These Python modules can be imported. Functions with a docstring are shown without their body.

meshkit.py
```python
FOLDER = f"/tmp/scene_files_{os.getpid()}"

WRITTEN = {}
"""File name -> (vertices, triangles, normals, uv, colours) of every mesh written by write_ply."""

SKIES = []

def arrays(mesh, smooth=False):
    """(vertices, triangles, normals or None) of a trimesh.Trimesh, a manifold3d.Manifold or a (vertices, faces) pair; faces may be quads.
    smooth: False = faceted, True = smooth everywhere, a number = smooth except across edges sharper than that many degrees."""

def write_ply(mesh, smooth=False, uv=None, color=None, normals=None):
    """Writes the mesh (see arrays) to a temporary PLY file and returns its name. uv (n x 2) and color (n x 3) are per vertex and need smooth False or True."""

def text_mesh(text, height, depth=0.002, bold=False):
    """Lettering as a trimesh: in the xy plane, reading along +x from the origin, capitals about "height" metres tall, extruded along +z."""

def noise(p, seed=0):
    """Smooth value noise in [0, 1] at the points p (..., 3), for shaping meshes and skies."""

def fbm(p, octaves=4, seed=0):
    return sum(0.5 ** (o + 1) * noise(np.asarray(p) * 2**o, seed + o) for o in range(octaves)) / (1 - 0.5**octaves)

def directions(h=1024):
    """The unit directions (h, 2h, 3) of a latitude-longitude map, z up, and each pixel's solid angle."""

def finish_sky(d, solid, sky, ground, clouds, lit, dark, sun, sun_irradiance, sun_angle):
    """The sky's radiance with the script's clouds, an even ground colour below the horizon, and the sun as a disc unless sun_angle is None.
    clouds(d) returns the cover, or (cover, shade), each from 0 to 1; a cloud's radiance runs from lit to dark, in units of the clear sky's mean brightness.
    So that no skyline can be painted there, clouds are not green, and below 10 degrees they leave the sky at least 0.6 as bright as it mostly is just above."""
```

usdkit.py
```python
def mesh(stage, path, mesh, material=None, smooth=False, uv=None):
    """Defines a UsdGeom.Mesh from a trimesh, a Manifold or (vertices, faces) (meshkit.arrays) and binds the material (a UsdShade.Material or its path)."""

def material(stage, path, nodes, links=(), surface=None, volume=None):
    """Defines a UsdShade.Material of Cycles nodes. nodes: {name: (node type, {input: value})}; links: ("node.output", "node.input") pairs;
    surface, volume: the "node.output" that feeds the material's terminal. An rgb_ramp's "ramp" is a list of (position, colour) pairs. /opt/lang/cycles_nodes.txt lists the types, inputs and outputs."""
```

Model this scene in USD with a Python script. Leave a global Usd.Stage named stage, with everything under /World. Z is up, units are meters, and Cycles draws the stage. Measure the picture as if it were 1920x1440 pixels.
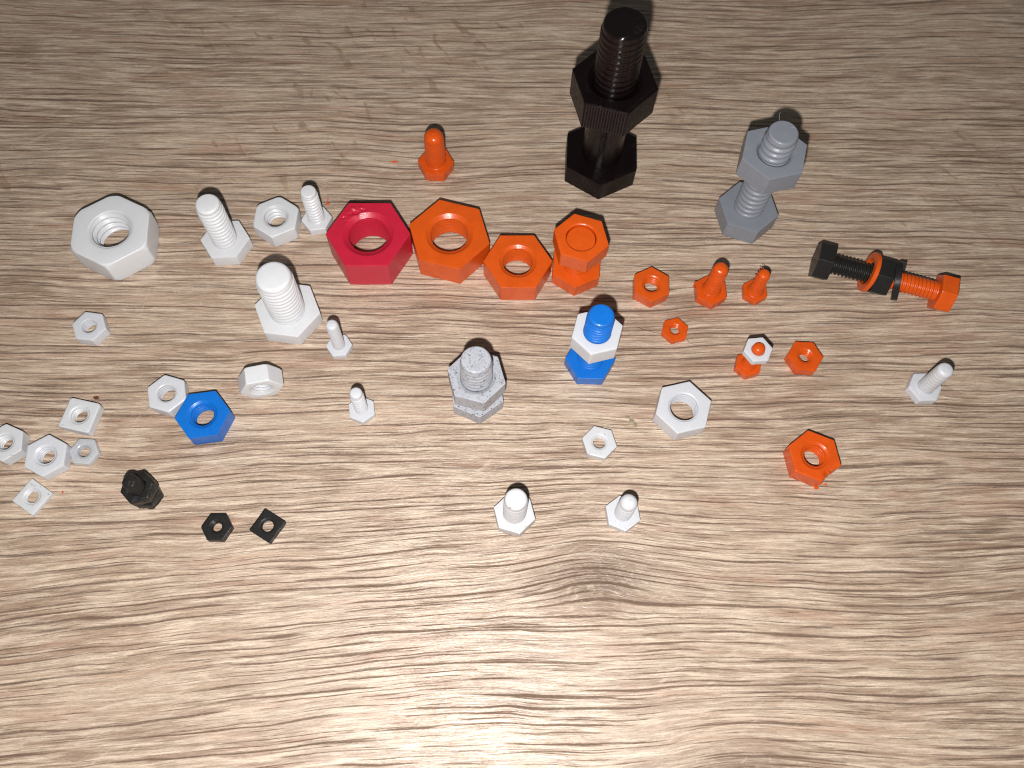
import math, random
import numpy as np, trimesh, usdkit
from meshkit import noise, fbm
from pxr import Usd, UsdGeom, UsdLux, UsdShade, Gf, Sdf, Vt

rng = np.random.default_rng(7)
random.seed(7)
stage = Usd.Stage.CreateInMemory()
UsdGeom.SetStageUpAxis(stage, UsdGeom.Tokens.z)
UsdGeom.SetStageMetersPerUnit(stage, 1.0)
UsdGeom.Xform.Define(stage, '/World')
MM = 0.001

# ------------------------------------------------------------ camera (a phone held about 20 cm above the table)
FPX, PITCH, ROLL, CAM_H = 1677.46, math.radians(67.3246), math.radians(3.6474), 0.2
fw = np.array([0, math.cos(PITCH), -math.sin(PITCH)])
rt0 = np.array([1.0, 0, 0]); up0 = np.cross(rt0, fw)
rt = math.cos(ROLL) * rt0 + math.sin(ROLL) * up0
up = -math.sin(ROLL) * rt0 + math.cos(ROLL) * up0
CAM = np.array([0, 0, CAM_H])
cam = UsdGeom.Camera.Define(stage, '/World/camera')
cam.CreateHorizontalApertureAttr(36.0)
cam.CreateVerticalApertureAttr(27.0)
cam.CreateFocalLengthAttr(36.0 * FPX / 1920)
cam.CreateClippingRangeAttr(Gf.Vec2f(0.005, 20))
m = Gf.Matrix4d(*rt, 0, *up, 0, *(-fw), 0, *CAM, 1)
UsdGeom.Xformable(cam).AddTransformOp().Set(m)
cam.CreateFStopAttr(24.0)
cam.CreateFocusDistanceAttr(0.205)
cam.CreateExposureAttr(0.0)

# ------------------------------------------------------------ light: the phone's flash just below the lens, and the dim room
flash = UsdLux.SphereLight.Define(stage, '/World/flash')
flash.CreateRadiusAttr(0.0022)
flash.CreateNormalizeAttr(True)
flash.CreateIntensityAttr(0.88)
flash.CreateColorAttr(Gf.Vec3f(1.0, 0.978, 0.958))
UsdGeom.Xformable(flash).AddTranslateOp().Set(Gf.Vec3d(-0.004, -0.0155, 0.193))
dome = UsdLux.DomeLight.Define(stage, '/World/sky')
room = usdkit.material(stage, '/World/Looks/dim_room', {
    'b': ('background_shader', {'color': (0.95, 1.0, 1.0), 'strength': 0.075})}, surface='b.background')
UsdShade.MaterialBindingAPI.Apply(dome.GetPrim()).Bind(room)
dome.GetPrim().SetCustomDataByKey('kind', 'structure')

# ------------------------------------------------------------ helpers
names = {}
def path(name, parent=None):
    base = parent.GetPath().pathString if parent else '/World'
    k = (base, name); i = names.get(k, 0); names[k] = i + 1
    return f'{base}/{name}' + (f'_{i:03d}' if i else '')

def obj(name, mesh, mat, parent=None, smooth=35):
    p = usdkit.mesh(stage, path(name, parent), mesh, mat, smooth=smooth)
    return p.GetPrim()

def thing(name, label, cat, x, y, z=0.0, rot=None, group=None):
    x_ = UsdGeom.Xform.Define(stage, path(name))
    if rot is None:
        x_.AddTranslateOp().Set(Gf.Vec3d(x * MM, y * MM, z * MM))
    else:
        R = np.asarray(rot)                       # columns = local axes in the world
        x_.AddTransformOp().Set(Gf.Matrix4d(*R[:, 0], 0, *R[:, 1], 0, *R[:, 2], 0, x * MM, y * MM, z * MM, 1))
    return tag(x_.GetPrim(), label, cat, group)

def tag(o, label, cat=None, group=None, kind=None):
    o.SetCustomDataByKey('label', label)
    if cat: o.SetCustomDataByKey('category', cat)
    if group: o.SetCustomDataByKey('group', group)
    if kind: o.SetCustomDataByKey('kind', kind)
    return o

def grid_faces(nr, nc, wrap=True):
    i, j = np.meshgrid(np.arange(nr - 1), np.arange(nc if wrap else nc - 1), indexing='ij')
    a = i * nc + j; b = i * nc + (j + 1) % nc; c = (i + 1) * nc + (j + 1) % nc; d = (i + 1) * nc + j
    a, b, c, d = (q.ravel() for q in (a, b, c, d))
    return np.vstack([np.stack([a, b, c], 1), np.stack([a, c, d], 1)])

def poly_r(th, R, n, rot, fil):
    """Radius of a regular n-gon (circumradius R, a corner at rot) with its corners rounded by fil."""
    ap = R * math.cos(math.pi / n); s = 2 * math.pi / n
    u = (th - rot + s / 2) % s - s / 2               # angle from the nearest corner
    t = s / 2 - np.abs(u)                            # angle from the nearest face centre
    r = ap / np.cos(t)
    if fil > 0:
        d = (ap - fil) / math.cos(math.pi / n)
        tt = math.atan((ap - fil) * math.tan(math.pi / n) / ap)
        q = np.maximum(fil ** 2 - (d * np.sin(u)) ** 2, 0)
        r = np.where(t > tt, np.minimum(r, d * np.cos(u) + np.sqrt(q)), r)
    return r

def angles(n, rot, per=14):
    """Sample angles: dense at the corners."""
    s = 2 * math.pi / n
    c = np.concatenate([[-.16, -.09, -.05, -.025, 0, .025, .05, .09, .16], np.linspace(.24, s - .24, per)])
    return np.sort(np.concatenate([rot + k * s + c for k in range(n)]))

def rough(v, amp, seed, scale=1.6):
    if amp <= 0: return v
    q = v / scale + seed * 7.3
    d = np.stack([fbm(q, 3, seed), fbm(q + 31.7, 3, seed + 5), fbm(q - 17.1, 3, seed + 9)], 1) - 0.5
    return v + d * 2 * amp

def block(R, h, n=6, rot=0.0, fil=0.25, bev=0.18, cone=None, bore=None, top_r=None, seed=0, amp=0.03, hit=None, botcone=None, fr=2, per=14):
    """An n-sided prism with rounded edges, base on z = 0, in mm; cone = (radius at the end face, slope) turns its corners off;
    bore = radius of a through hole, widened to top_r at both ends."""
    rot = math.radians(rot)
    th = angles(n, rot, per)
    outer = poly_r(th, R, n, rot, fil)
    rings = []
    def ring(r, z): rings.append(np.stack([r * np.cos(th), r * np.sin(th), np.full(len(th), z) if np.ndim(z) == 0 else z], 1))
    def out(z, inset):
        r = outer - inset
        if cone: r = np.minimum(r, cone[0] + cone[1] * (h - z))
        if cone and botcone: r = np.minimum(r, cone[0] + cone[1] * z)
        return r
    inr = bore if bore else None
    face_top = out(h, bev); face_bot = out(0.0, bev)
    if bore:
        c = (top_r - bore) * 0.75 if top_r else 0.1
        tr = top_r or bore + .1
        for z, r in ((h - c, bore), (h - c * .5, bore + (tr - bore) * .47), (h - .05, tr - .03), (h, tr + .06)):
            ring(np.full(len(th), r), z)
        for q in np.linspace(0, 1, fr + 2)[1:-1]: ring(q * (face_top - tr) + tr, h)
    else:
        for f in (0.001, .3, .6, .85): ring(face_top * f, h)
    ring(face_top, h)
    zs = [h - bev * .3, h - bev] + list(np.linspace(h - bev - .15, bev + .15, 9)) + [bev, bev * .3]
    for z in zs:
        e = min(h - z, z)
        inset = bev * (1 - math.sqrt(max(0, 1 - (1 - e / bev) ** 2))) if e < bev else 0
        ring(out(z, inset), z)
    ring(face_bot, 0.0)
    if bore:
        ring(face_bot * .5 + tr * .5, 0.0); ring(np.full(len(th), tr + .05), 0.0)
        ring(np.full(len(th), bore), min(c, h * .4))
        rings.append(rings[0].copy())
    else:
        for f in (.5, 0.001): ring(face_bot * f, 0.0)
    v = np.vstack(rings)
    f = grid_faces(len(rings), len(th))[:, ::-1]
    if hit is not None: v = hit(v)
    v = rough(v, amp, seed)
    v[:, 2] = np.maximum(v[:, 2], 0.0)
    return trimesh.Trimesh(v * MM, f, process=False)

def sleeve(r_out, r_in, z0, z1, pitch, seed=0, taper=.35, amp=.02, M=72, embed=.12):
    """The thread inside a nut: a ring whose inner face is a helix between r_in and r_out."""
    th = np.linspace(0, 2 * math.pi, M, endpoint=False)
    nz = max(8, int((z1 - z0) / pitch * 10)); zz = np.linspace(z1, z0, nz)
    Z, T = np.meshgrid(zz, th, indexing='ij')
    w = 0.5 - 0.5 * np.cos(2 * math.pi * (Z / pitch - T / (2 * math.pi)))
    r = r_in + (r_out - r_in) * np.clip(w * 1.25 - .1, 0, 1)
    e = np.minimum(z1 - Z, Z - z0) / (pitch * taper)
    r = np.where(e < 1, r + (r_out - r) * (1 - np.clip(e, 0, 1)) * .9, r)
    P = np.stack([r * np.cos(T), r * np.sin(T), Z], -1)
    P = rough(P.reshape(-1, 3), amp, seed).reshape(P.shape)
    ro = r_out + embed
    o = lambda z: np.stack([ro * np.cos(th), ro * np.sin(th), np.full(M, z)], 1)
    P = np.concatenate([o(z1)[None], P, o(z0)[None], o(z1)[None]], 0)
    return trimesh.Trimesh(P.reshape(-1, 3) * MM, grid_faces(len(P), M)[:, ::-1], process=False)

def shank(r, z0, z1, pitch, depth=None, dome=.18, tip_cone=.1, flare=0.0, smooth_to=0.0, seed=0, amp=.03, M=64, lean=(0, 0), soft=1.0):
    """A threaded rod from z0 to z1 (mm) with a rounded tip; smooth_to: no thread below this height; flare: fillet at its foot."""
    depth = pitch * .5 if depth is None else depth
    th = np.linspace(0, 2 * math.pi, M, endpoint=False)
    n = max(12, int((z1 - z0) / pitch * 10))
    ed = max(dome * r, .15)
    zz = np.concatenate([np.linspace(z0, z1 - ed, n), z1 - ed * (1 - np.sin(np.linspace(0, math.pi / 2, 8)[1:]))])
    Z, T = np.meshgrid(zz, th, indexing='ij')
    w = 0.5 - 0.5 * np.cos(2 * math.pi * (Z / pitch - T / (2 * math.pi)))
    w = np.clip(w * 1.3 - .15, 0, 1) ** soft
    fade = np.clip((z1 - ed - Z) / (pitch * .9), 0, 1) * np.clip((Z - smooth_to) / (pitch * .6), 0, 1)
    rr = r - depth * (1 - w) * fade - (1 - fade) * depth * .12
    k = np.clip((Z - (z1 - ed)) / ed, 0, 1)
    rr = rr - (1 - np.sqrt(np.maximum(1 - k ** 2, 0))) * ed
    rr -= tip_cone * r * np.clip((Z - (z1 - ed - pitch * 1.2)) / (pitch * 1.2 + ed), 0, 1)
    if flare: rr += flare * np.exp(-(Z - z0) / (flare * 1.1))
    P = np.stack([rr * np.cos(T), rr * np.sin(T), Z], -1)
    caps = []
    last = P[-1]; c = last.mean(0)
    for f in (.7, .35, .001): caps.append((c + (last - c) * f + np.array([0, 0, dome * .12 * r * (1 - f)]))[None])
    first = P[0]; c0 = first.mean(0)
    P = np.concatenate([(c0 + (first - c0) * .001)[None], P] + caps, 0)
    v = rough(P.reshape(-1, 3), amp, seed)
    v[:, 0] += lean[0] * (v[:, 2] - z0); v[:, 1] += lean[1] * (v[:, 2] - z0)
    return trimesh.Trimesh(v * MM, grid_faces(len(P), M), process=False)

def lump(c, size, seed, squash=(1, 1, 1), sub=2):
    s = trimesh.creation.icosphere(subdivisions=sub)
    v = np.array(s.vertices)
    v *= (0.55 + 0.9 * fbm(v * 1.7 + seed * 3.1, 3, seed))[:, None]
    v = v * np.array(squash) * size + np.array(c)
    return trimesh.Trimesh(v * MM, s.faces, process=False)

def strand(pts, r, seg=6, ends=.6):
    """A thin plastic string or hair through the points (mm)."""
    pts = np.asarray(pts, float)
    t = np.linspace(0, len(pts) - 1, 8 * (len(pts) - 1) + 1)
    from scipy.interpolate import CubicSpline
    P = CubicSpline(np.arange(len(pts)), pts)(t) if len(pts) > 2 else pts[0] + (pts[1] - pts[0]) * (t / t[-1])[:, None]
    d = np.gradient(P, axis=0); d /= np.linalg.norm(d, axis=1)[:, None]
    a = np.cross(d, [0, 0, 1.0]); a /= np.linalg.norm(a, axis=1)[:, None]; b = np.cross(a, d)
    th = np.linspace(0, 2 * math.pi, seg, endpoint=False)
    rad = r * (1 - (1 - ends) * np.linspace(0, 1, len(P)))
    v = P[:, None] + rad[:, None, None] * (a[:, None] * np.cos(th)[:, None] + b[:, None] * np.sin(th)[:, None])
    v = np.concatenate([P[:1, None] + 0 * v[:1], v, P[-1:, None] + 0 * v[:1]], 0)
    return trimesh.Trimesh(v.reshape(-1, 3) * MM, grid_faces(len(v), seg)[:, ::-1], process=False)

def on_table(px, py, z=0.0):
    """The point of the table (mm) seen at a pixel of the 1920-wide photograph: used for measuring only."""
    d = fw + rt * (px - 960) / FPX + up * (720 - py) / FPX
    t = (z * MM - CAM_H) / d[2]
    return ((CAM + t * d) / MM)[:2]

# ------------------------------------------------------------ plastics
def plastic(name, col, rough_=.38, sss=0.0, layer=.2, bump=.35, specks=None, dirt=None, var=.06, spec=.5, radius=(1, 1, 1), coat=0.0, relief=.00006, aniso=0.0):
    n = {'tc': ('texture_coordinate', {}),
         'layers': ('wave_texture', {'wave_type': 'bands', 'bands_direction': 'z', 'profile': 'sine', 'scale': 2 * math.pi / (20 * layer * MM), 'distortion': .6, 'detail': 2, 'detail_scale': 1.5}),
         'fine': ('noise_texture', {'scale': 2600, 'detail': 3, 'roughness': .6}),
         'big': ('noise_texture', {'scale': 330, 'detail': 3, 'roughness': .55}),
         'hm': ('math', {'math_type': 'multiply_add', 'value2': .35}),
         'b': ('bump', {'strength': bump, 'distance': relief}),
         'tone': ('map_range', {'from_min': .25, 'from_max': .75, 'to_min': 1 - var, 'to_max': 1 + var}),
         'c': ('mix', {'mix_type': 'multiply', 'fac': 1.0, 'color1': col}),
         'rr': ('map_range', {'from_min': .3, 'from_max': .7, 'to_min': rough_ - .1, 'to_max': rough_ + .12}),
         'p': ('principled_bsdf', {'subsurface_weight': sss, 'subsurface_scale': .0022, 'subsurface_radius': radius, 'specular_ior_level': spec, 'coat_weight': coat, 'coat_roughness': .15})}
    l = [('tc.object', 'layers.vector'), ('tc.object', 'fine.vector'), ('tc.object', 'big.vector'),
         ('layers.fac', 'hm.value1'), ('fine.fac', 'hm.value3'), ('hm.value', 'b.height'), ('b.normal', 'p.normal'),
         ('big.fac', 'tone.value'), ('tone.result', 'c.color2'), ('fine.fac', 'rr.value'), ('rr.result', 'p.roughness')]
    if aniso:      # printed layers smear the gleam along z
        n['tz'] = ('combine_xyz', {'x': .04, 'y': .03, 'z': 1.0}); l.append(('tz.vector', 'p.tangent')); n['p'][1]['anisotropic'] = aniso
    last = 'c.color'
    if specks:
        for i, (sc, th, sc_col) in enumerate(specks):
            n[f'v{i}'] = ('voronoi_texture', {'scale': sc, 'randomness': 1.0})
            n[f'vw{i}'] = ('noise_texture', {'scale': sc * .45, 'detail': 1})
            n[f'vk{i}'] = ('map_range', {'from_min': .42, 'from_max': .62, 'to_min': th * .25, 'to_max': th * 1.5})
            n[f'vm{i}'] = ('math', {'math_type': 'less_than'})
            n[f'vx{i}'] = ('mix', {'mix_type': 'mix', 'color2': sc_col})
            l += [('tc.object', f'v{i}.vector'), ('tc.object', f'vw{i}.vector'), (f'v{i}.distance', f'vm{i}.value1'), (f'vw{i}.fac', f'vk{i}.value'),
                  (f'vk{i}.result', f'vm{i}.value2'), (f'vm{i}.value', f'vx{i}.fac'), (last, f'vx{i}.color1')]
            last = f'vx{i}.color'
    if dirt:
        n['dn'] = ('noise_texture', {'scale': dirt[0], 'detail': 4, 'roughness': .65})
        n['dm'] = ('map_range', {'from_min': dirt[1], 'from_max': dirt[1] + .07, 'to_min': 0, 'to_max': dirt[2], 'clamp': True})
        n['dx'] = ('mix', {'mix_type': 'mix', 'color2': dirt[3]})
        l += [('tc.object', 'dn.vector'), ('dn.fac', 'dm.value'), ('dm.result', 'dx.fac'), (last, 'dx.color1')]
        last = 'dx.color'
    l.append((last, 'p.base_color'))
    return usdkit.material(stage, '/World/Looks/' + name, n, l, surface='p.BSDF')

DARK = (.16, .145, .13)
WHITE = plastic('white_plastic', (.68, .69, .715), .38, sss=.22, var=.02)
SOFT = plastic('milky_white_plastic', (.59, .602, .64), .30, sss=.12, var=.02, bump=.15)
DIRTY = plastic('smudged_white_plastic', (.58, .586, .605), .42, sss=.06, var=.03, dirt=(620, .63, .6, DARK))
CLEAR = plastic('glossy_translucent_white_plastic', (.55, .575, .62), .17, sss=.45, var=.02, bump=.08)
ORANGE = plastic('orange_plastic', (.62, .084, .006), .31, var=.09, bump=.2, sss=.03, radius=(1, .3, .05))
ORANGE_GLOSSY = plastic('glossy_orange_plastic', (.60, .076, .006), .25, var=.1, bump=.22, spec=.42, sss=.03, radius=(1, .3, .05))
RED = plastic('red_plastic', (.50, .013, .040), .36, var=.06, bump=.4)
BLUE = plastic('blue_plastic', (.004, .135, .52), .33, var=.05, bump=.4)
GREY = plastic('grey_plastic', (.205, .218, .252), .36, var=.04, bump=.5)
BLACK = plastic('black_plastic', (.0055, .0030, .0032), .24, var=.1, bump=.15, spec=.19, aniso=.97)
BLACK_SHANK = plastic('glossy_black_plastic', (.0055, .0030, .0032), .21, bump=.1, spec=.4, aniso=.97)
RIDGE = plastic('ridged_black_plastic', (.010, .007, .008), .27, bump=.4, spec=.5, aniso=.97)
MATT_BLACK = plastic('matt_black_plastic', (.017, .016, .0155), .36, var=.1, bump=.5, spec=.22)
STONE = plastic('speckled_grey_plastic', (.40, .41, .45), .45, var=.04, bump=.4,
                specks=[(2400, .19, (.045, .045, .055)), (4000, .23, (.17, .17, .20)), (1700, .085, (.035, .035, .04))])
CHIP = plastic('orange_scrap', (.70, .09, .02), .5)
LINT = plastic('green_brown_lint', (.24, .21, .12), .8)
HAIR = plastic('brown_string', (.12, .04, .02), .4)
PALE = plastic('pale_string', (.62, .5, .36), .4)

# ------------------------------------------------------------ the table
def table_top():
    """The table's top with the course of its grain stored in each vertex: (along the grain, across it, closeness to a knot), in mm."""
    xs = np.concatenate([np.linspace(-700, -170, 40, endpoint=False), np.arange(-170, 170, 1.5), np.linspace(170, 700, 40)])
    ys = np.concatenate([np.linspace(-350, -60, 24, endpoint=False), np.arange(-60, 230, 1.5), np.linspace(230, 650, 34)])
    X, Y = np.meshgrid(xs, ys)
    a = math.radians(4.0)
    U = X * math.cos(a) + Y * math.sin(a); V = -X * math.sin(a) + Y * math.cos(a)
    one = np.ones_like(U)
    W = V.copy()
    n = lambda su, sv, k: fbm(np.stack([U / su + 50 + k * 9.7, V / sv + 50, one * k], -1), 2, k) - .5
    W += 9 * n(110, 70, 1) + 2.2 * n(34, 16, 2) + .7 * n(11, 6, 3)
    W += .075 * np.maximum(5 - U, 0) * np.exp(-((V - 15) / 50) ** 2)
    knot = np.zeros_like(U)
    for (px, py, A, Lu, Lup, Ldn) in ((1115, 1085, 3.7, 17, 17, 5.5), (1395, 1462, 2.8, 17, 13, 5.0), (430, -250, 6, 30, 25, 9)):
        kx, ky = on_table(px, py)
        ku = kx * math.cos(a) + ky * math.sin(a); kv = -kx * math.sin(a) + ky * math.cos(a)
        du, dv = U - ku, V - kv
        s = np.where(dv > 0, np.exp(-(np.maximum(dv - 2, 0) / Lup) ** 2), np.exp(-(dv / Ldn) ** 2))
        W -= A * np.exp(-(du / Lu) ** 2) * s
        knot = np.maximum(knot, np.exp(-((du - 1) / 13) ** 2 - ((dv + .5) / 6.5) ** 2))
    g = np.stack([U, W, knot], -1).reshape(-1, 3)
    nr, nc = X.shape
    top = np.stack([X, Y, 0 * X], -1).reshape(-1, 3)
    f = grid_faces(nr, nc, False)
    rim = np.concatenate([np.arange(nc), np.arange(1, nr) * nc + nc - 1, (nr - 1) * nc + np.arange(nc - 2, -1, -1), np.arange(nr - 2, 0, -1) * nc])
    low = top[rim] - [0, 0, 28.0]; k = len(top); N = len(rim)
    i = np.arange(N); j = (i + 1) % N
    sides = np.vstack([np.stack([rim[i], k + i, k + j], 1), np.stack([rim[i], k + j, rim[j]], 1)])
    cen = k + N
    v = np.vstack([top, low, [[0, 150, -28.0]]]); g = np.vstack([g, g[rim], [[0, 0, 0]]])
    under = np.stack([k + j, k + i, np.full(N, cen)], 1)
    p = usdkit.mesh(stage, path('table_top'), trimesh.Trimesh(v * MM, np.vstack([f, sides, under]), process=False), WOOD, smooth=False)
    UsdGeom.PrimvarsAPI(p).CreatePrimvar('grain', Sdf.ValueTypeNames.Float3Array, 'vertex').Set(Vt.Vec3fArray.FromNumpy(g.astype(np.float32)))
    o = p.GetPrim(); o.SetCustomDataByKey('kind', 'structure')
    tag(o, 'wood-grain laminate table top in beige and brown, all pieces lie on it')

def wood():
    n, l = {}, []
    def node(k, kind, **i): n[k] = (kind, i); return k
    def link(a, b): l.append((a, b))
    node('g', 'attribute', attribute='grain')
    node('s', 'separate_xyz'); link('g.vector', 's.vector')
    def nz(k, su, sv, detail=2, rough=.5, dist=0.0, off=0.0, src='g.vector'):
        node(k + 'm', 'mapping', mapping_type='point', scale=(su, sv, 0.0), location=(off, off * .7, off)); link(src, k + 'm.vector')
        node(k, 'noise_texture', scale=1.0, detail=detail, roughness=rough, distortion=dist); link(k + 'm.vector', k + '.vector')
        return k + '.fac'
    def rng_(k, src, a, b, c=0.0, d=1.0, t='smoothstep'):
        node(k, 'map_range', range_type=t, from_min=a, from_max=b, to_min=c, to_max=d, clamp=True); link(src, k + '.value'); return k + '.result'
    def mth(k, op, a, b=None, **kw):
        node(k, 'math', math_type=op, **kw)
        link(a, k + '.value1')
        if b: link(b, k + '.value2')
        return k + '.value'
    def mixc(k, fac, a, b, t='mix'):
        i = {'mix_type': t}
        if not isinstance(a, str): i['color1'] = a
        if not isinstance(b, str): i['color2'] = b
        if not isinstance(fac, str): i['fac'] = fac
        node(k, 'mix', **i)
        for q, x in (('color1', a), ('color2', b), ('fac', fac)):
            if isinstance(x, str): link(x, f'{k}.{q}')
        return k + '.color'
    broad = rng_('broad_r', nz('broad', .011, .075, 3, .55), .34, .66)
    streak = rng_('streak_r', nz('streak', .065, .95, 4, .62, .25, 3.1), .39, .61)
    thin = rng_('thin_r', nz('thin', .14, 2.3, 3, .6, .25, 7.7), .40, .62)
    fibre = nz('fibre', .5, 7.0, 3, .65, 0, 1.3)
    # pores: wavering lines that follow the grain, broken into dashes of uneven width
    def lines(k, gap, su, sv, amp, lo, hi, msu, msv, mlo, mhi, off):
        wob = nz(k, su, sv, 3, .55, .1, off)
        node(k + 'v', 'math', math_type='multiply_add', value2=6.2832 / gap); link('s.y', k + 'v.value1')
        node(k + 'w', 'math', math_type='multiply', value2=amp * 6.2832); link(wob, k + 'w.value1')
        jit = nz(k + 'j', .55, 3.2, 3, .65, 0, off + 3)
        node(k + 'y', 'math', math_type='multiply_add', value2=.22 / gap * 6.2832 * .9); link(jit, k + 'y.value1'); link(k + 'w.value', k + 'y.value3')
        link(k + 'y.value', k + 'v.value3')
        sn = mth(k + 's', 'sine', k + 'v.value')
        ms = rng_(k + 'k', nz(k + 'n', msu, msv, 3, .6, .1, off + 11), mlo, mhi)
        wid = rng_(k + 'o', ms, 0, 1, .35, 0.0, 'linear')
        t = mth(k + 't', 'subtract', sn, wid)
        q = rng_(k + 'r', t, lo, hi)
        q = mth(k + 'x', 'multiply', q, ms)
        return mth(k + 'z', 'multiply', q, 'grit.result')
    node('grit', 'map_range', from_min=.36, from_max=.56, to_min=.45, to_max=1.0, clamp=True)
    link(nz('gritn', 1.1, 7.5, 3, .7, 0, 51.0), 'grit.value')
    p1 = lines('la', 1.75, .022, .26, 1.6, .62, .97, .024, .58, .45, .57, 2.2)
    p2 = lines('lb', .95, .04, .5, 1.2, .60, .97, .042, .90, .45, .58, 5.9)
    p3 = lines('lc', .55, .08, .9, 1.0, .52, .95, .085, 1.5, .45, .62, 8.4)
    # colour
    c = mixc('c0', broad, (.50, .370, .268), (.315, .218, .152))
    c = mixc('c1', streak, c, (.63, .50, .382))
    f2 = mth('thinf', 'multiply', thin, None, value2=.36)
    c = mixc('c2', f2, c, (.205, .135, .098))
    node('fb', 'map_range', from_min=.25, from_max=.75, to_min=.72, to_max=1.27); link(fibre, 'fb.value')
    c = mixc('c3', 1.0, c, 'fb.result', 'multiply')
    node('gn', 'map_range', from_min=.3, from_max=.7, to_min=.82, to_max=1.17); link(nz('grain', 1.6, 5.5, 3, .75, 0, 61.0), 'gn.value')
    c = mixc('c3b', 1.0, c, 'gn.result', 'multiply')
    # rosy patches
    rose = mth('rosef', 'multiply', rng_('rose_r', nz('rose', .03, .25, 3, .6, .3, 15.0), .5, .72), None, value2=.4)
    c = mixc('c4', rose, c, (.40, .215, .145))
    # pale ray flecks and brown flecks crossing the grain
    node('rm', 'mapping', mapping_type='point', rotation=(0, 0, -.62), scale=(1, 1, 0)); link('g.vector', 'rm.vector')
    ray = nz('ray', .09, .62, 2, .5, .2, 21.0, src='rm.vector')
    rmask = rng_('raymask_r', nz('raymask', .012, .02, 2, .5, 0, 9.0), .5, .64)
    rf = mth('rayx', 'multiply', rng_('ray_r', ray, .60, .70), rmask)
    rf = mth('rayy', 'multiply', rf, None, value2=.5)
    c = mixc('c5', rf, c, (.58, .47, .36))
    node('rm2', 'mapping', mapping_type='point', rotation=(0, 0, .9), scale=(1, 1, 0)); link('g.vector', 'rm2.vector')
    bf = mth('brx', 'multiply', rng_('br_r', nz('br', .13, .3, 2, .55, .3, 27.0, src='rm2.vector'), .60, .68), rng_('brmask_r', nz('brmask', .014, .02, 2, .5, 0, 14.0), .48, .62))
    bf = mth('brz', 'multiply', bf, rng_('far', 's.y', 95, 125))
    bf = mth('bry', 'multiply', bf, None, value2=.6)
    c = mixc('c6', bf, c, (.265, .160, .098))
    # knots
    kn = nz('kn', .55, .9, 4, .7, .6, 33.0)
    kk = mth('kx', 'multiply', rng_('kn_r', kn, .33, .55, .45, 1), 's.z')
    kk = mth('ky', 'multiply', kk, None, value2=.95)
    c = mixc('c7', kk, c, (.165, .105, .068))
    # pores darken
    for k, (p, w, col) in enumerate(((p3, .50, (.20, .122, .082)), (p2, .72, (.125, .077, .057)), (p1, .84, (.084, .054, .044)))):
        q = mth(f'pw{k}', 'multiply', p, None, value2=w)
        c = mixc(f'd{k}', q, c, col)
    # brown halo beside the pores
    hal = rng_('hal_r', 'las.value', -.2, .95)
    hal = mth('halx', 'multiply', hal, 'lak.result')
    hal = mth('haly', 'multiply', hal, None, value2=.38)
    c = mixc('c8', hal, c, (.22, .140, .095))
    # relief
    h = mth('h0', 'maximum', p1, p2)
    h = mth('h1', 'multiply_add', h, None, value2=-1.0, value3=1.0)
    node('h2', 'math', math_type='multiply_add', value2=.35); link(thin, 'h2.value1'); link(h, 'h2.value3')
    node('h3', 'math', math_type='multiply_add', value2=.38); link(fibre, 'h3.value1'); link('h2.value', 'h3.value3')
    micro = nz('micro', 5, 9, 2, .6, 0, 40.0)
    node('h4', 'math', math_type='multiply_add', value2=.16); link(micro, 'h4.value1'); link('h3.value', 'h4.value3')
    node('b', 'bump', strength=.6, distance=.00018); link('h4.value', 'b.height')
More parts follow.
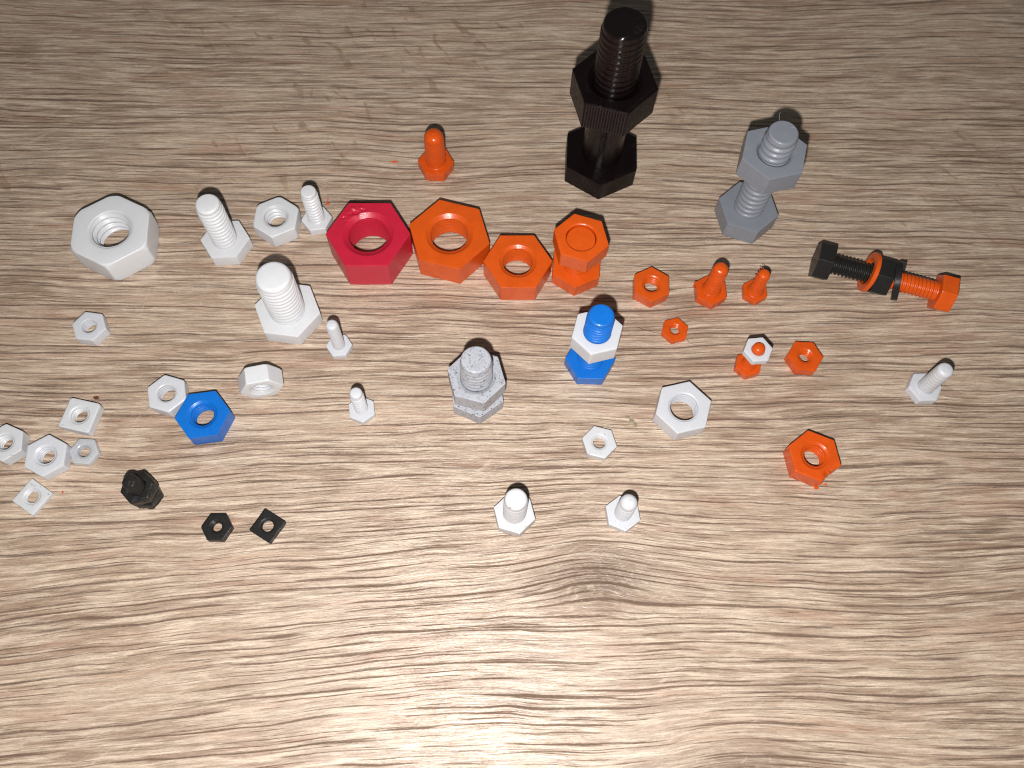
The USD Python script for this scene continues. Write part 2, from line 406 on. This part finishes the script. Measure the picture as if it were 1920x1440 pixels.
    node('ro', 'map_range', from_min=.3, from_max=.7, to_min=.29, to_max=.40); link(fibre, 'ro.value')
    node('sp', 'map_range', from_min=0, from_max=.8, to_min=.62, to_max=.12, clamp=True); link('h0.value', 'sp.value')
    node('p', 'principled_bsdf'); link('sp.result', 'p.specular_ior_level'); link(c, 'p.base_color'); link('ro.result', 'p.roughness'); link('b.normal', 'p.normal')
    return usdkit.material(stage, '/World/Looks/wood_laminate', n, l, surface='p.BSDF')
WOOD = wood()
table_top()


# ------------------------------------------------------------ nuts
def nut(label, mat, x, y, R, rot, h, bore, top_r, pitch, n=6, fil=.25, bev=.15, cone=None, seed=1, amp=.03, hit=None, depth=None, name=None, group=None, fr=2, per=14):
    t = thing(name or ('hex_nut' if n == 6 else 'square_nut'), label, 'nut', x, y, group=group)
    obj('body', block(R, h, n, rot, fil, bev, cone, bore + .06, top_r, seed, amp, hit, botcone=True, fr=fr, per=per), mat, t)
    c = (top_r - bore - .06) * .75
    depth = pitch * .42 if depth is None else depth
    obj('thread', sleeve(bore + .05, max(bore - depth, bore * .72), min(c, h * .4) * .6, h - c * .75, pitch, seed), mat, t)
    return t
G6 = 'loose plastic hex nuts lying on the table'
G4 = 'loose plastic square nuts lying on the table'

nut('largest white hex nut, thick with a wide threaded hole, at far left', WHITE, -101.8, 114.82, 10.66, 37.3, 7.9, 5.0, 5.5, 2.1, fil=.5, bev=.25, cone=(9.75, 1.15), seed=3, group=G6)
nut('small milky white hex nut alone below the largest white nut', SOFT, -103.01, 90.32, 4.25, 55.9, 3.3, 1.72, 1.98, .5, fil=.5, bev=.3, cone=(3.95, 1.2), seed=4, depth=.08, group=G6)
nut('white hex nut standing between two upright white bolts, left of the red nut', WHITE, -62.72, 123.47, 6.2, 30, 4.9, 3.0, 3.35, 1.4, fil=.4, bev=.2, cone=(5.7, 1.1), seed=5, group=G6)
def dent(v):
    for (cx, cy, r, d) in ((-3.75, 5.9, .62, 1.5), (-5.3, 5.3, .45, .3), (-6.5, 4.2, .5, .28), (-4.7, 7.1, .45, -.3), (-1.9, 6.8, .6, .22), (-2.6, 7.4, .4, -.2), (-6.0, 5.9, .4, -.2), (-5.9, 3.3, .5, .15)):
        g = np.exp(-((v[:, 0] - cx) ** 2 + (1.6 * (v[:, 1] - cy)) ** 2) / (r * r)) * (v[:, 2] > 8.6)
        v[:, 2] -= d * g
    return v
red = nut('red hex nut with a pitted corner on its top face', RED, -37.86, 117.23, 10.45, 4.4, 9.6, 4.9, 6.3, 1.0, fil=.35, bev=.18, seed=6, depth=.12, hit=dent, fr=14, per=34, group=G6)
nut('large orange hex nut touching the red nut on its left', ORANGE, -18.06, 120.01, 10.5, 48.8, 7.5, 4.75, 6.0, 1.1, fil=.3, bev=.15, seed=7, depth=.14, group=G6)
nut('medium orange hex nut between the large orange nut and the orange bolt', ORANGE, -0.49, 113.92, 8.6, 4.6, 6.7, 3.75, 4.7, 1.0, fil=.25, bev=.15, seed=8, depth=.14, group=G6)
nut('small orange hex nut in the row, right of the short orange bolt with flush nut', ORANGE, 33.38, 111.58, 5.0, 30.5, 3.6, 2.1, 2.55, .8, fil=.25, bev=.15, seed=9, depth=.25, group=G6)
tiny = nut('tiniest orange hex nut with brown strings beside the blue bolt', ORANGE_GLOSSY, 39.49, 100.26, 3.5, 18.8, 1.7, 1.3, 1.6, .5, fil=.3, bev=.2, seed=10, amp=.09, depth=.2, group=G6)
nut('orange hex nut just right of the small bolt with a white nut', ORANGE_GLOSSY, 71.03, 94.66, 4.45, 59.6, 3.0, 1.5, 2.05, .6, fil=.3, bev=.2, seed=11, amp=.06, depth=.2, group=G6)
nut('large milky white hex nut with a wide hole, below the blue bolt', SOFT, 40.58, 78.37, 6.9, 17.3, 5.1, 3.3, 3.75, 1.0, fil=.3, bev=.25, seed=12, depth=.25, group=G6)
nut('small flat white hex nut with smudges, left below the large milky nut', DIRTY, 21.3, 69.37, 4.2, 49.1, 2.3, 1.6, 2.0, .5, fil=.35, bev=.25, seed=13, depth=.15, group=G6)
def ragged(v):
    a = np.arctan2(v[:, 1], v[:, 0]); r = np.hypot(v[:, 0], v[:, 1])
    w = np.exp(-((a + .93) / .36) ** 2) * np.clip((r - 3.6) / 1.6, 0, 1)
    k = noise(np.stack([a * 9, v[:, 2] * .9, 0 * a], 1), 3) - .5 + 0.5 * (noise(np.stack([a * 21, v[:, 2] * 1.8, 0 * a], 1), 6) - .5)
    s = 1 - w * (.09 + .12 * k)
    v[:, 0] *= s; v[:, 1] *= s
    v[:, 2] -= w * np.clip(v[:, 2] / 4.9, 0, 1) * (.25 + .9 * noise(v * 1.3, 8)) * .8
    return v
br = nut('orange hex nut with a ragged broken corner at lower right', ORANGE_GLOSSY, 70.84, 68.48, 6.3, 40.8, 4.9, 2.6, 3.35, .9, fil=.3, bev=.2, seed=14, amp=.06, hit=ragged, depth=.3, group=G6, fr=8, per=70)
def scrap(c, size, seed, squash=(1, 1, 1)):
    """A torn, angular bit of plastic."""
    r = np.random.default_rng(seed); p = r.normal(size=(14, 3)); p /= np.linalg.norm(p, axis=1)[:, None]
    p *= r.uniform(.45, 1.15, (14, 1))
    h = trimesh.convex.convex_hull(p * size * np.array(squash) + np.array(c))
    return trimesh.Trimesh(h.vertices * MM, h.faces, process=False)
for i, (lx, ly, lz, s, q) in enumerate(((.2, -5.5, .6, .9, (1.2, .8, .6)), (1.2, -6.1, .45, 1.0, (.9, 1.1, .5)), (2.0, -5.3, 1.0, .8, (1, .8, .9)), (2.7, -4.7, 1.4, .6, (1, 1, 1)), (1.9, -1.2, 2.0, .7, (.7, 1.0, .6)), (1.3, -1.9, 1.2, .5, (1.2, .6, .5)))):
    obj('ragged_scrap', scrap((lx, ly, lz), s * .8, 20 + i, q), ORANGE_GLOSSY, br, smooth=False)
nut('white hex nut cut by the left edge of the picture', DIRTY, -114.88, 59.67, 4.6, 40.3, 3.6, 1.9, 2.35, .8, fil=.3, bev=.2, cone=(4.3, 1.2), seed=15, group=G6)
nut('milky white hex nut between two smaller white nuts and above a square nut', SOFT, -104.9, 57.3, 5.1, 36, 3.4, 1.95, 2.65, .8, fil=.4, bev=.3, seed=16, depth=.25, group=G6)
nut('small glossy translucent white hex nut at the right end of the left cluster', CLEAR, -97.27, 59.29, 3.5, 60, 2.0, 1.35, 1.8, .5, fil=.4, bev=.35, seed=17, depth=.1, group=G6)
nut('white hex nut half tucked behind the blue nut', SOFT, -80.75, 74.15, 4.95, 47.2, 3.6, 2.05, 2.4, .8, fil=.5, bev=.3, cone=(4.6, 1.2), seed=18, depth=.12, group=G6)
nut('bright blue hex nut pushed against a white nut', BLUE, -70.96, 69.05, 6.35, 12.2, 4.8, 2.7, 3.45, 1.0, fil=.2, bev=.13, seed=19, depth=.3, group=G6)
nut('small black hex nut left of the black square nut', MATT_BLACK, -63.75, 43.75, 3.5, 3.8, 2.1, 1.3, 1.6, .5, fil=.3, bev=.25, seed=20, amp=.05, depth=.2, group=G6)
nut('white square nut with dark smudges, alone at left', DIRTY, -99.92, 67.64, 5.3, 35.9, 2.9, 1.9, 2.4, .8, n=4, fil=.7, bev=.3, seed=21, group=G4)
nut('thin white square nut at lower left, turned like a diamond', DIRTY, -106.44, 48.05, 4.45, 15.5, 1.4, 1.5, 2.0, .6, n=4, fil=.3, bev=.25, seed=22, group=G4)
nut('thin black square nut at the bottom of the scatter', MATT_BLACK, -52.72, 44.87, 4.15, 17.0, 1.4, 1.5, 1.75, .5, n=4, fil=.25, bev=.2, seed=23, amp=.05, group=G4)

# the white nut lying on one of its flats, its hole towards the camera
az = math.radians(-74.24); ax = np.array([math.cos(az), math.sin(az), 0]); side = np.array([-ax[1], ax[0], 0])
Rm = np.stack([side, np.array([0, 0, 1.0]), ax], 1)
if np.linalg.det(Rm) < 0: Rm[:, 0] *= -1
fc = np.array([-58.43, 76.15]) - ax[:2] * 4.4
t = thing('hex_nut', 'white hex nut tipped on its side with the hole facing the viewer', 'nut', fc[0], fc[1], 5.17 * math.cos(math.pi / 6), rot=Rm, group=G6)
obj('body', block(5.17, 4.4, 6, 0, .3, .2, (4.75, 1.1), 2.5, 2.95, 24, .03, botcone=True), WHITE, t)
obj('thread', sleeve(2.49, 2.05, .25, 4.15, .8, 24), WHITE, t)

# ------------------------------------------------------------ bolts standing on their heads
def bolt(label, mat, x, y, R, rot, hh, r, z1, pitch, cone=None, seed=1, fil=.25, bev=.18, amp=.03, nut_=None, name=None, group=None, mat2=None, **k):
    t = thing(name or ('bolt_and_nut' if nut_ else 'hex_bolt'), label, 'bolt and nut' if nut_ else 'bolt', x, y, group=group)
    obj('head', block(R, hh, 6, rot, fil, bev, cone, seed=seed, amp=amp), mat, t)
    obj('shank', shank(r, hh - .15, z1, pitch, seed=seed + 1, amp=amp, **k), mat2 or mat, t)
    if nut_:
        nm, nR, nrot, nh, nz, ntop, kw = nut_
        b = block(nR, nh, 6, nrot, kw.get('fil', .25), kw.get('bev', .18), kw.get('cone'), r + .06, ntop, seed + 2, amp, botcone=True)
        b.apply_translation([0, 0, nz * MM])
        obj('nut', b, nm, t)
    return t
GB = 'plastic bolts standing on their heads'
GN = 'plastic bolts with a nut screwed on'
bolt('white threaded bolt standing left of the white nut in the top row', WHITE, -74.62, 116.54, 6.2, 6.7, 3.95, 3.15, 19.8, 1.35, depth=.36, seed=31, group=GB)
bolt('thin white bolt standing against the left corner of the red nut', WHITE, -52.95, 125.21, 3.95, 12.9, 2.6, 2.12, 14.6, 1.2, depth=.4, cone=(3.7, 1.0), seed=33, flare=.25, group=GB)
bolt('biggest white bolt, thick threaded shank, standing below the top row', WHITE, -55.78, 97.6, 8.15, 56.3, 4.7, 4.4, 21.0, 1.45, depth=.3, seed=35, fil=.3, group=GB)
bolt('thin white bolt with a smooth round tip beside the biggest white bolt', SOFT, -42.52, 89.98, 3.25, 8.1, 2.2, 1.5, 13.7, .5, depth=.06, dome=.5, seed=37, bev=.3, group=GB)
bolt('thin white bolt with clear threads, left of the speckled grey bolt', SOFT, -35.06, 73.9, 3.4, 41.6, 1.95, 1.58, 12.4, 1.2, depth=.34, dome=.35, seed=39, group=GB)
bolt('small orange bolt with a domed tip standing alone at the top', ORANGE_GLOSSY, -23.96, 144.9, 4.85, 1.3, 3.1, 2.6, 14.6, .9, depth=.12, dome=.6, flare=.35, seed=41, amp=.07, group=GB)
ob = stage.GetPrimAtPath('/World/hex_bolt_005')
for i, (lx, ly, lz, s) in enumerate(((2.4, .1, 9.0, .42), (2.5, .2, 7.4, .45), (2.4, .1, 11.0, .5), (2.6, -.1, 5.6, .4), (2.2, .4, 12.4, .4))):
    obj('blob', scrap((lx, ly, lz), s * 1.15, 50 + i, (.7, .8, 1.5)), ORANGE_GLOSSY, ob, smooth=False)
b1 = bolt('orange bolt with a lumpy neck, just right of the small orange hex nut', ORANGE_GLOSSY, 48.51, 111.62, 4.35, 34.2, 2.75, 1.95, 13.85, .75, depth=.14, dome=.55, flare=.8, seed=43, amp=.08, group=GB)
for i, (lx, ly, lz, s) in enumerate(((1.8, .1, 12.0, .4), (1.85, -.2, 10.8, .35), (-3.9, 1.9, 2.4, .55), (-4.0, 1.4, 1.2, .5))):
    obj('blob', scrap((lx, ly, lz), s, 60 + i, (.9, .9, 1.3)), ORANGE_GLOSSY, b1, smooth=False)
b2 = bolt('smallest orange bolt with stray scraps on its tip, left of the lying black bolt', ORANGE_GLOSSY, 59.85, 112.61, 3.4, 31.9, 2.0, 1.55, 10.7, .6, depth=.1, dome=.5, flare=.85, seed=45, amp=.08, group=GB)
for i, (lx, ly, lz, s) in enumerate(((-1.3, .9, 10.4, .42), (-.9, 1.2, 11.0, .35), (-1.8, .2, 8.3, .38), (-.3, 1.4, 10.6, .3), (-1.5, .5, 9.6, .3))):
    obj('blob', scrap((lx, ly, lz), s * .75, 70 + i, (.8, .8, 1.1)), ORANGE_GLOSSY, b2, smooth=False)
bolt('white bolt standing alone at far right', SOFT, 99.81, 88.63, 4.2, 5.0, 2.7, 1.97, 13.5, 1.2, depth=.05, dome=.4, seed=47, bev=.35, fil=.5, flare=.25, group=GB)
bolt('white bolt with grey smears on a stout shank, front row', DIRTY, 2.41, 50.81, 4.9, 47.4, 3.5, 2.65, 15.5, 1.3, depth=.16, dome=.22, seed=49, bev=.25, group=GB)
bolt('white bolt with a slimmer rounded shank, right one of the front pair', SOFT, 26.94, 52.65, 4.2, 40.4, 2.5, 2.02, 12.7, 1.2, depth=.2, dome=.6, seed=51, bev=.2, group=GB)

# ------------------------------------------------------------ bolts with nuts
sp = bolt('grey bolt and nut flecked with black like stone', STONE, -8.16, 79.4, 6.8, 40.0, 4.6, 3.65, 22.6, 1.6, depth=.22, dome=.12, seed=53, amp=.05,
     nut_=(STONE, 6.9, 48.8, 5.4, 7.95, 4.5, dict(fil=.35, cone=None, bev=.2)), group=GN)
og = bolt('orange bolt whose tip is sunk flush in the nut on top', ORANGE, 14.28, 115.45, 6.8, 29.2, 4.6, 3.6, 16.2, 1.0, depth=.15, dome=.08, tip_cone=.02, seed=55, amp=.05,
     nut_=(ORANGE, 6.85, 45.8, 5.3, 11.72, 3.95, dict(fil=.25)), group=GN)
bk = bolt('tall black bolt with a nut halfway up, the largest piece', BLACK, 19.69, 148.68, 10.6, 30.4, 6.6, 5.25, 51.6, 1.75, depth=.22, dome=.12, smooth_to=24.5, mat2=BLACK_SHANK, seed=57, fil=.35, amp=.05,
     nut_=(BLACK, 10.45, 47.5, 8.6, 25.5, 6.6, dict(fil=.3, bev=.3)), group=GN)
gy = bolt('slate grey bolt with its nut near the tip, at upper right', GREY, 58.2, 135.06, 7.95, 44.4, 5.6, 3.85, 35.6, 1.9, depth=.5, dome=.12, seed=59, amp=.04,
     nut_=(GREY, 8.25, 18.0, 6.1, 22.34, 4.45, dict(fil=.3)), group=GN)
bw = bolt('blue bolt carrying a white nut', BLUE, 18.46, 89.93, 6.1, 2.7, 3.85, 3.15, 26.9, 1.25, depth=.42, dome=.16, seed=61, flare=.2,
     nut_=(SOFT, 6.1, 18.1, 5.4, 13.5, 3.35, dict(fil=.35, bev=.3)), group=GN)
ow = bolt('small orange bolt carrying a white nut near its tip', ORANGE_GLOSSY, 57.19, 91.84, 3.4, 19.0, 2.4, 1.55, 12.3, .6, depth=.1, dome=.55, seed=63, flare=.6, amp=.05,
     nut_=(SOFT, 3.5, 9.2, 2.0, 8.8, 1.8, dict(fil=.3, bev=.2)), group=GN)
# ridges printed on one flat of the tall black bolt's nut
def ridges(R, rot_corner, z0, z1, nrib):
    ap = R * math.cos(math.pi / 6); half = R * math.sin(math.pi / 6) - .25
    a = math.radians(rot_corner); nrm = np.array([math.cos(a), math.sin(a)]); tan = np.array([-nrm[1], nrm[0]])
    out = []
    for i in range(nrib):
        s = -half + 2 * half * (i + .5) / nrib
        w = half / nrib * .8; zz = np.linspace(z0, z1, 12)
        for_ = [(-w, -.05), (-w * .6, .10), (0, .17), (w * .6, .10), (w, -.05)]
        P = np.array([[*(nrm * (ap + d * (1 if 0 < j < 11 else .3) + .03 * random.random()) + tan * (s + q)), z] for j, z in enumerate(zz) for q, d in for_])
        out.append(trimesh.Trimesh(P * MM, grid_faces(12, 5, False)[:, ::-1], process=False))
    return trimesh.util.concatenate(out)
rd = obj('ridges', ridges(10.45, 47.5 - 30 - 120, 25.75, 33.85, 15), RIDGE, bk, smooth=70)
rd.SetCustomDataByKey('kind', 'stuff')
# a print blemish curled on the grey tip
obj('curl', strand([(1.3, .9, 35.5), (1.9, 1.5, 35.65), (2.6, 1.1, 35.6), (2.7, .3, 35.5)], .13), GREY, gy)
obj('string', strand([(-.6, 3.4, 35.0), (-.9, 4.3, 35.6), (-.8, 4.9, 36.4)], .06), GREY, gy)

# small black bolt with its nut run down to the head, leaning tip
kx, ky = on_table(279, 930)
kb = bolt('stubby rough black bolt with a thick nut halfway up', MATT_BLACK, kx, ky, 3.5, 5.0, 2.5, 1.85, 12.2, .9, depth=.14, dome=.5, flare=.4, seed=65, amp=.3, fil=.4,
     nut_=(MATT_BLACK, 3.8, 20.0, 3.5, 4.0, 2.0, dict(fil=.45, bev=.45)), group=GN)

# two bolts lying on the table, screwed from both ends into one nut
az = math.atan2(-.230, .973); ax = np.array([math.cos(az), math.sin(az), 0]); sd = np.cross([0, 0, 1.0], ax)
Rm = np.stack([sd, np.array([0, 0, 1.0]), ax], 1)
if np.linalg.det(Rm) < 0: Rm[:, 0] *= -1
LZ = 4.33
ly = thing('bolt_and_nut', 'lying pair of bolts, black and orange, meeting in one black nut with washers', 'bolt and nut', 74.8, 121.3, LZ, rot=Rm, group=GN)
def placed(mesh, z, flip=False):
    if flip: mesh.apply_transform(trimesh.transformations.rotation_matrix(math.pi, [0, 1, 0]))
    mesh.apply_translation([0, 0, z * MM]); return mesh
obj('head', placed(block(5.0, 4.0, 6, 0, .25, .25, (4.9, 1.2), seed=71), 0), MATT_BLACK, ly)
obj('shank', shank(2.5, 3.9, 17.4, .95, depth=.42, dome=.1, seed=72), MATT_BLACK, ly)
def tilt(mesh, deg):
    mesh.apply_transform(trimesh.transformations.rotation_matrix(math.radians(deg), [1, 0, 0])); return mesh
def ring(ro, ri, z0, z1, seed, M=64, cx=0, cy=0):
    th = np.linspace(0, 2 * math.pi, M, endpoint=False); b = .12
    pr = [(ri, z0 + b), (ri, z1 - b), (ri + b, z1), (ro - b, z1), (ro, z1 - b), (ro, z0 + b), (ro - b, z0), (ri + b, z0), (ri, z0 + b)]
    P = np.array([[(r * np.cos(th) + cx), (r * np.sin(th) + cy), np.full(M, z)] for r, z in pr]).transpose(0, 2, 1)
    return trimesh.Trimesh(rough(P.reshape(-1, 3), .03, seed) * MM, grid_faces(len(pr), M), process=False)
obj('washer', placed(tilt(ring(5.15, 3.3, 0, 1.1, 73, cy=.8), 7), 13.0), ORANGE, ly)
obj('nut', placed(block(5.0, 4.2, 6, 0, .25, .25, (4.8, 1.1), 2.6, 3.0, 74, botcone=True), 14.7), MATT_BLACK, ly)
def split_ring(ro, ri, t, rise, gap, rot):
    th = np.linspace(gap / 2, 2 * math.pi - gap / 2, 60) + rot; zz = np.linspace(0, rise, 60)
    pr = [(ri, -t / 2), (ri, t / 2), (ro, t / 2), (ro, -t / 2)]
    P = np.array([[[r * math.cos(a), r * math.sin(a), z + dz] for r, dz in pr] for a, z in zip(th, zz)])
    f = grid_faces(60, 4); caps = [[0, 1, 2], [0, 2, 3], [236, 238, 237], [236, 239, 238]]
    mesh = trimesh.Trimesh(P.reshape(-1, 3) * MM, np.vstack([f, caps]), process=False)
    mesh.fix_normals(); return mesh
obj('lock_washer', placed(tilt(split_ring(4.9, 2.8, 1.5, .9, .12, math.radians(55)), -14), 20.6), MATT_BLACK, ly, smooth=40)
obj('head', placed(block(5.0, 4.0, 6, 0, .3, .3, (4.85, 1.2), seed=76), 34.6, True), ORANGE, ly)
obj('shank', placed(shank(2.5, -.1, 16.5, .95, depth=.3, dome=.1, seed=77), 30.7, True), ORANGE, ly)

# ------------------------------------------------------------ crumbs, lint and strings
def crumb(name, label, cat, mesh, px, mat, z=0.0):
    x, y = on_table(*px)
    t = thing(name, label, cat, x, y, z)
    obj('piece', mesh, mat, t, smooth=20)
GC = None
crumb('plastic_crumb', 'orange plastic crumb on bare wood left of the lone orange bolt', 'crumb', trimesh.util.concatenate([scrap((0, 0, .25), .75, 81, (1.5, .6, .5)), scrap((-1.0, .1, .2), .35, 82, (1.6, .6, .6))]), (741, 305), CHIP)
crumb('plastic_crumb', 'orange plastic shaving between the thin white bolt and the red nut', 'crumb', trimesh.util.concatenate([scrap((0, -.4, .3), .7, 83, (1.0, .8, .5)), scrap((-.3, 1.0, .25), .5, 84, (.4, 1.9, .5))]), (616, 380), CHIP)
crumb('plastic_crumb', 'tiny orange crumb beside the white square nut at lower left', 'crumb', scrap((0, 0, .15), .38, 85, (.8, 1.1, .6)), (118, 923), CHIP)
crumb('plastic_crumb', 'orange crumb fallen from the broken orange nut', 'crumb', scrap((0, 0, .2), .5, 86, (1.1, .8, .6)), (1547, 909), CHIP)
crumb('lint', 'greenish brown bit of lint left of the large milky nut', 'lint', trimesh.util.concatenate([lump((0, 0, .1), .6, 87, (1.1, .7, .25)), lump((.9, -1.0, .1), .55, 88, (.8, 1.0, .25)), lump((-1.0, .9, .12), .4, 89, (1.5, .6, .3))]), (1184, 789), LINT)
crumb('lint', 'dark speck above the smudged white square nut', 'lint', lump((0, 0, .15), .6, 90, (1.2, .6, .5)), (181, 746), HAIR)
h = thing('string', 'pale hair-thin string lying on the wood right of the small milky nut', 'string', 0, 0)
obj('piece', strand([(*on_table(282, 538), .12), (*on_table(272, 566), .1), (*on_table(262, 596), .1)], .04), PALE, h)
h = thing('string', 'brown string trailing left from the tiniest orange nut', 'string', 0, 0)
obj('piece', strand([(*on_table(1193, 613), .12), (*on_table(1215, 621), .2), (*on_table(1241, 627), .3)], .07), HAIR, h)
h = thing('string', 'brown string curling right from the tiniest orange nut', 'string', 0, 0)
obj('piece', strand([(*on_table(1287, 636), .3), (*on_table(1294, 643), .1), (*on_table(1306, 647), .1)], .06), HAIR, h)
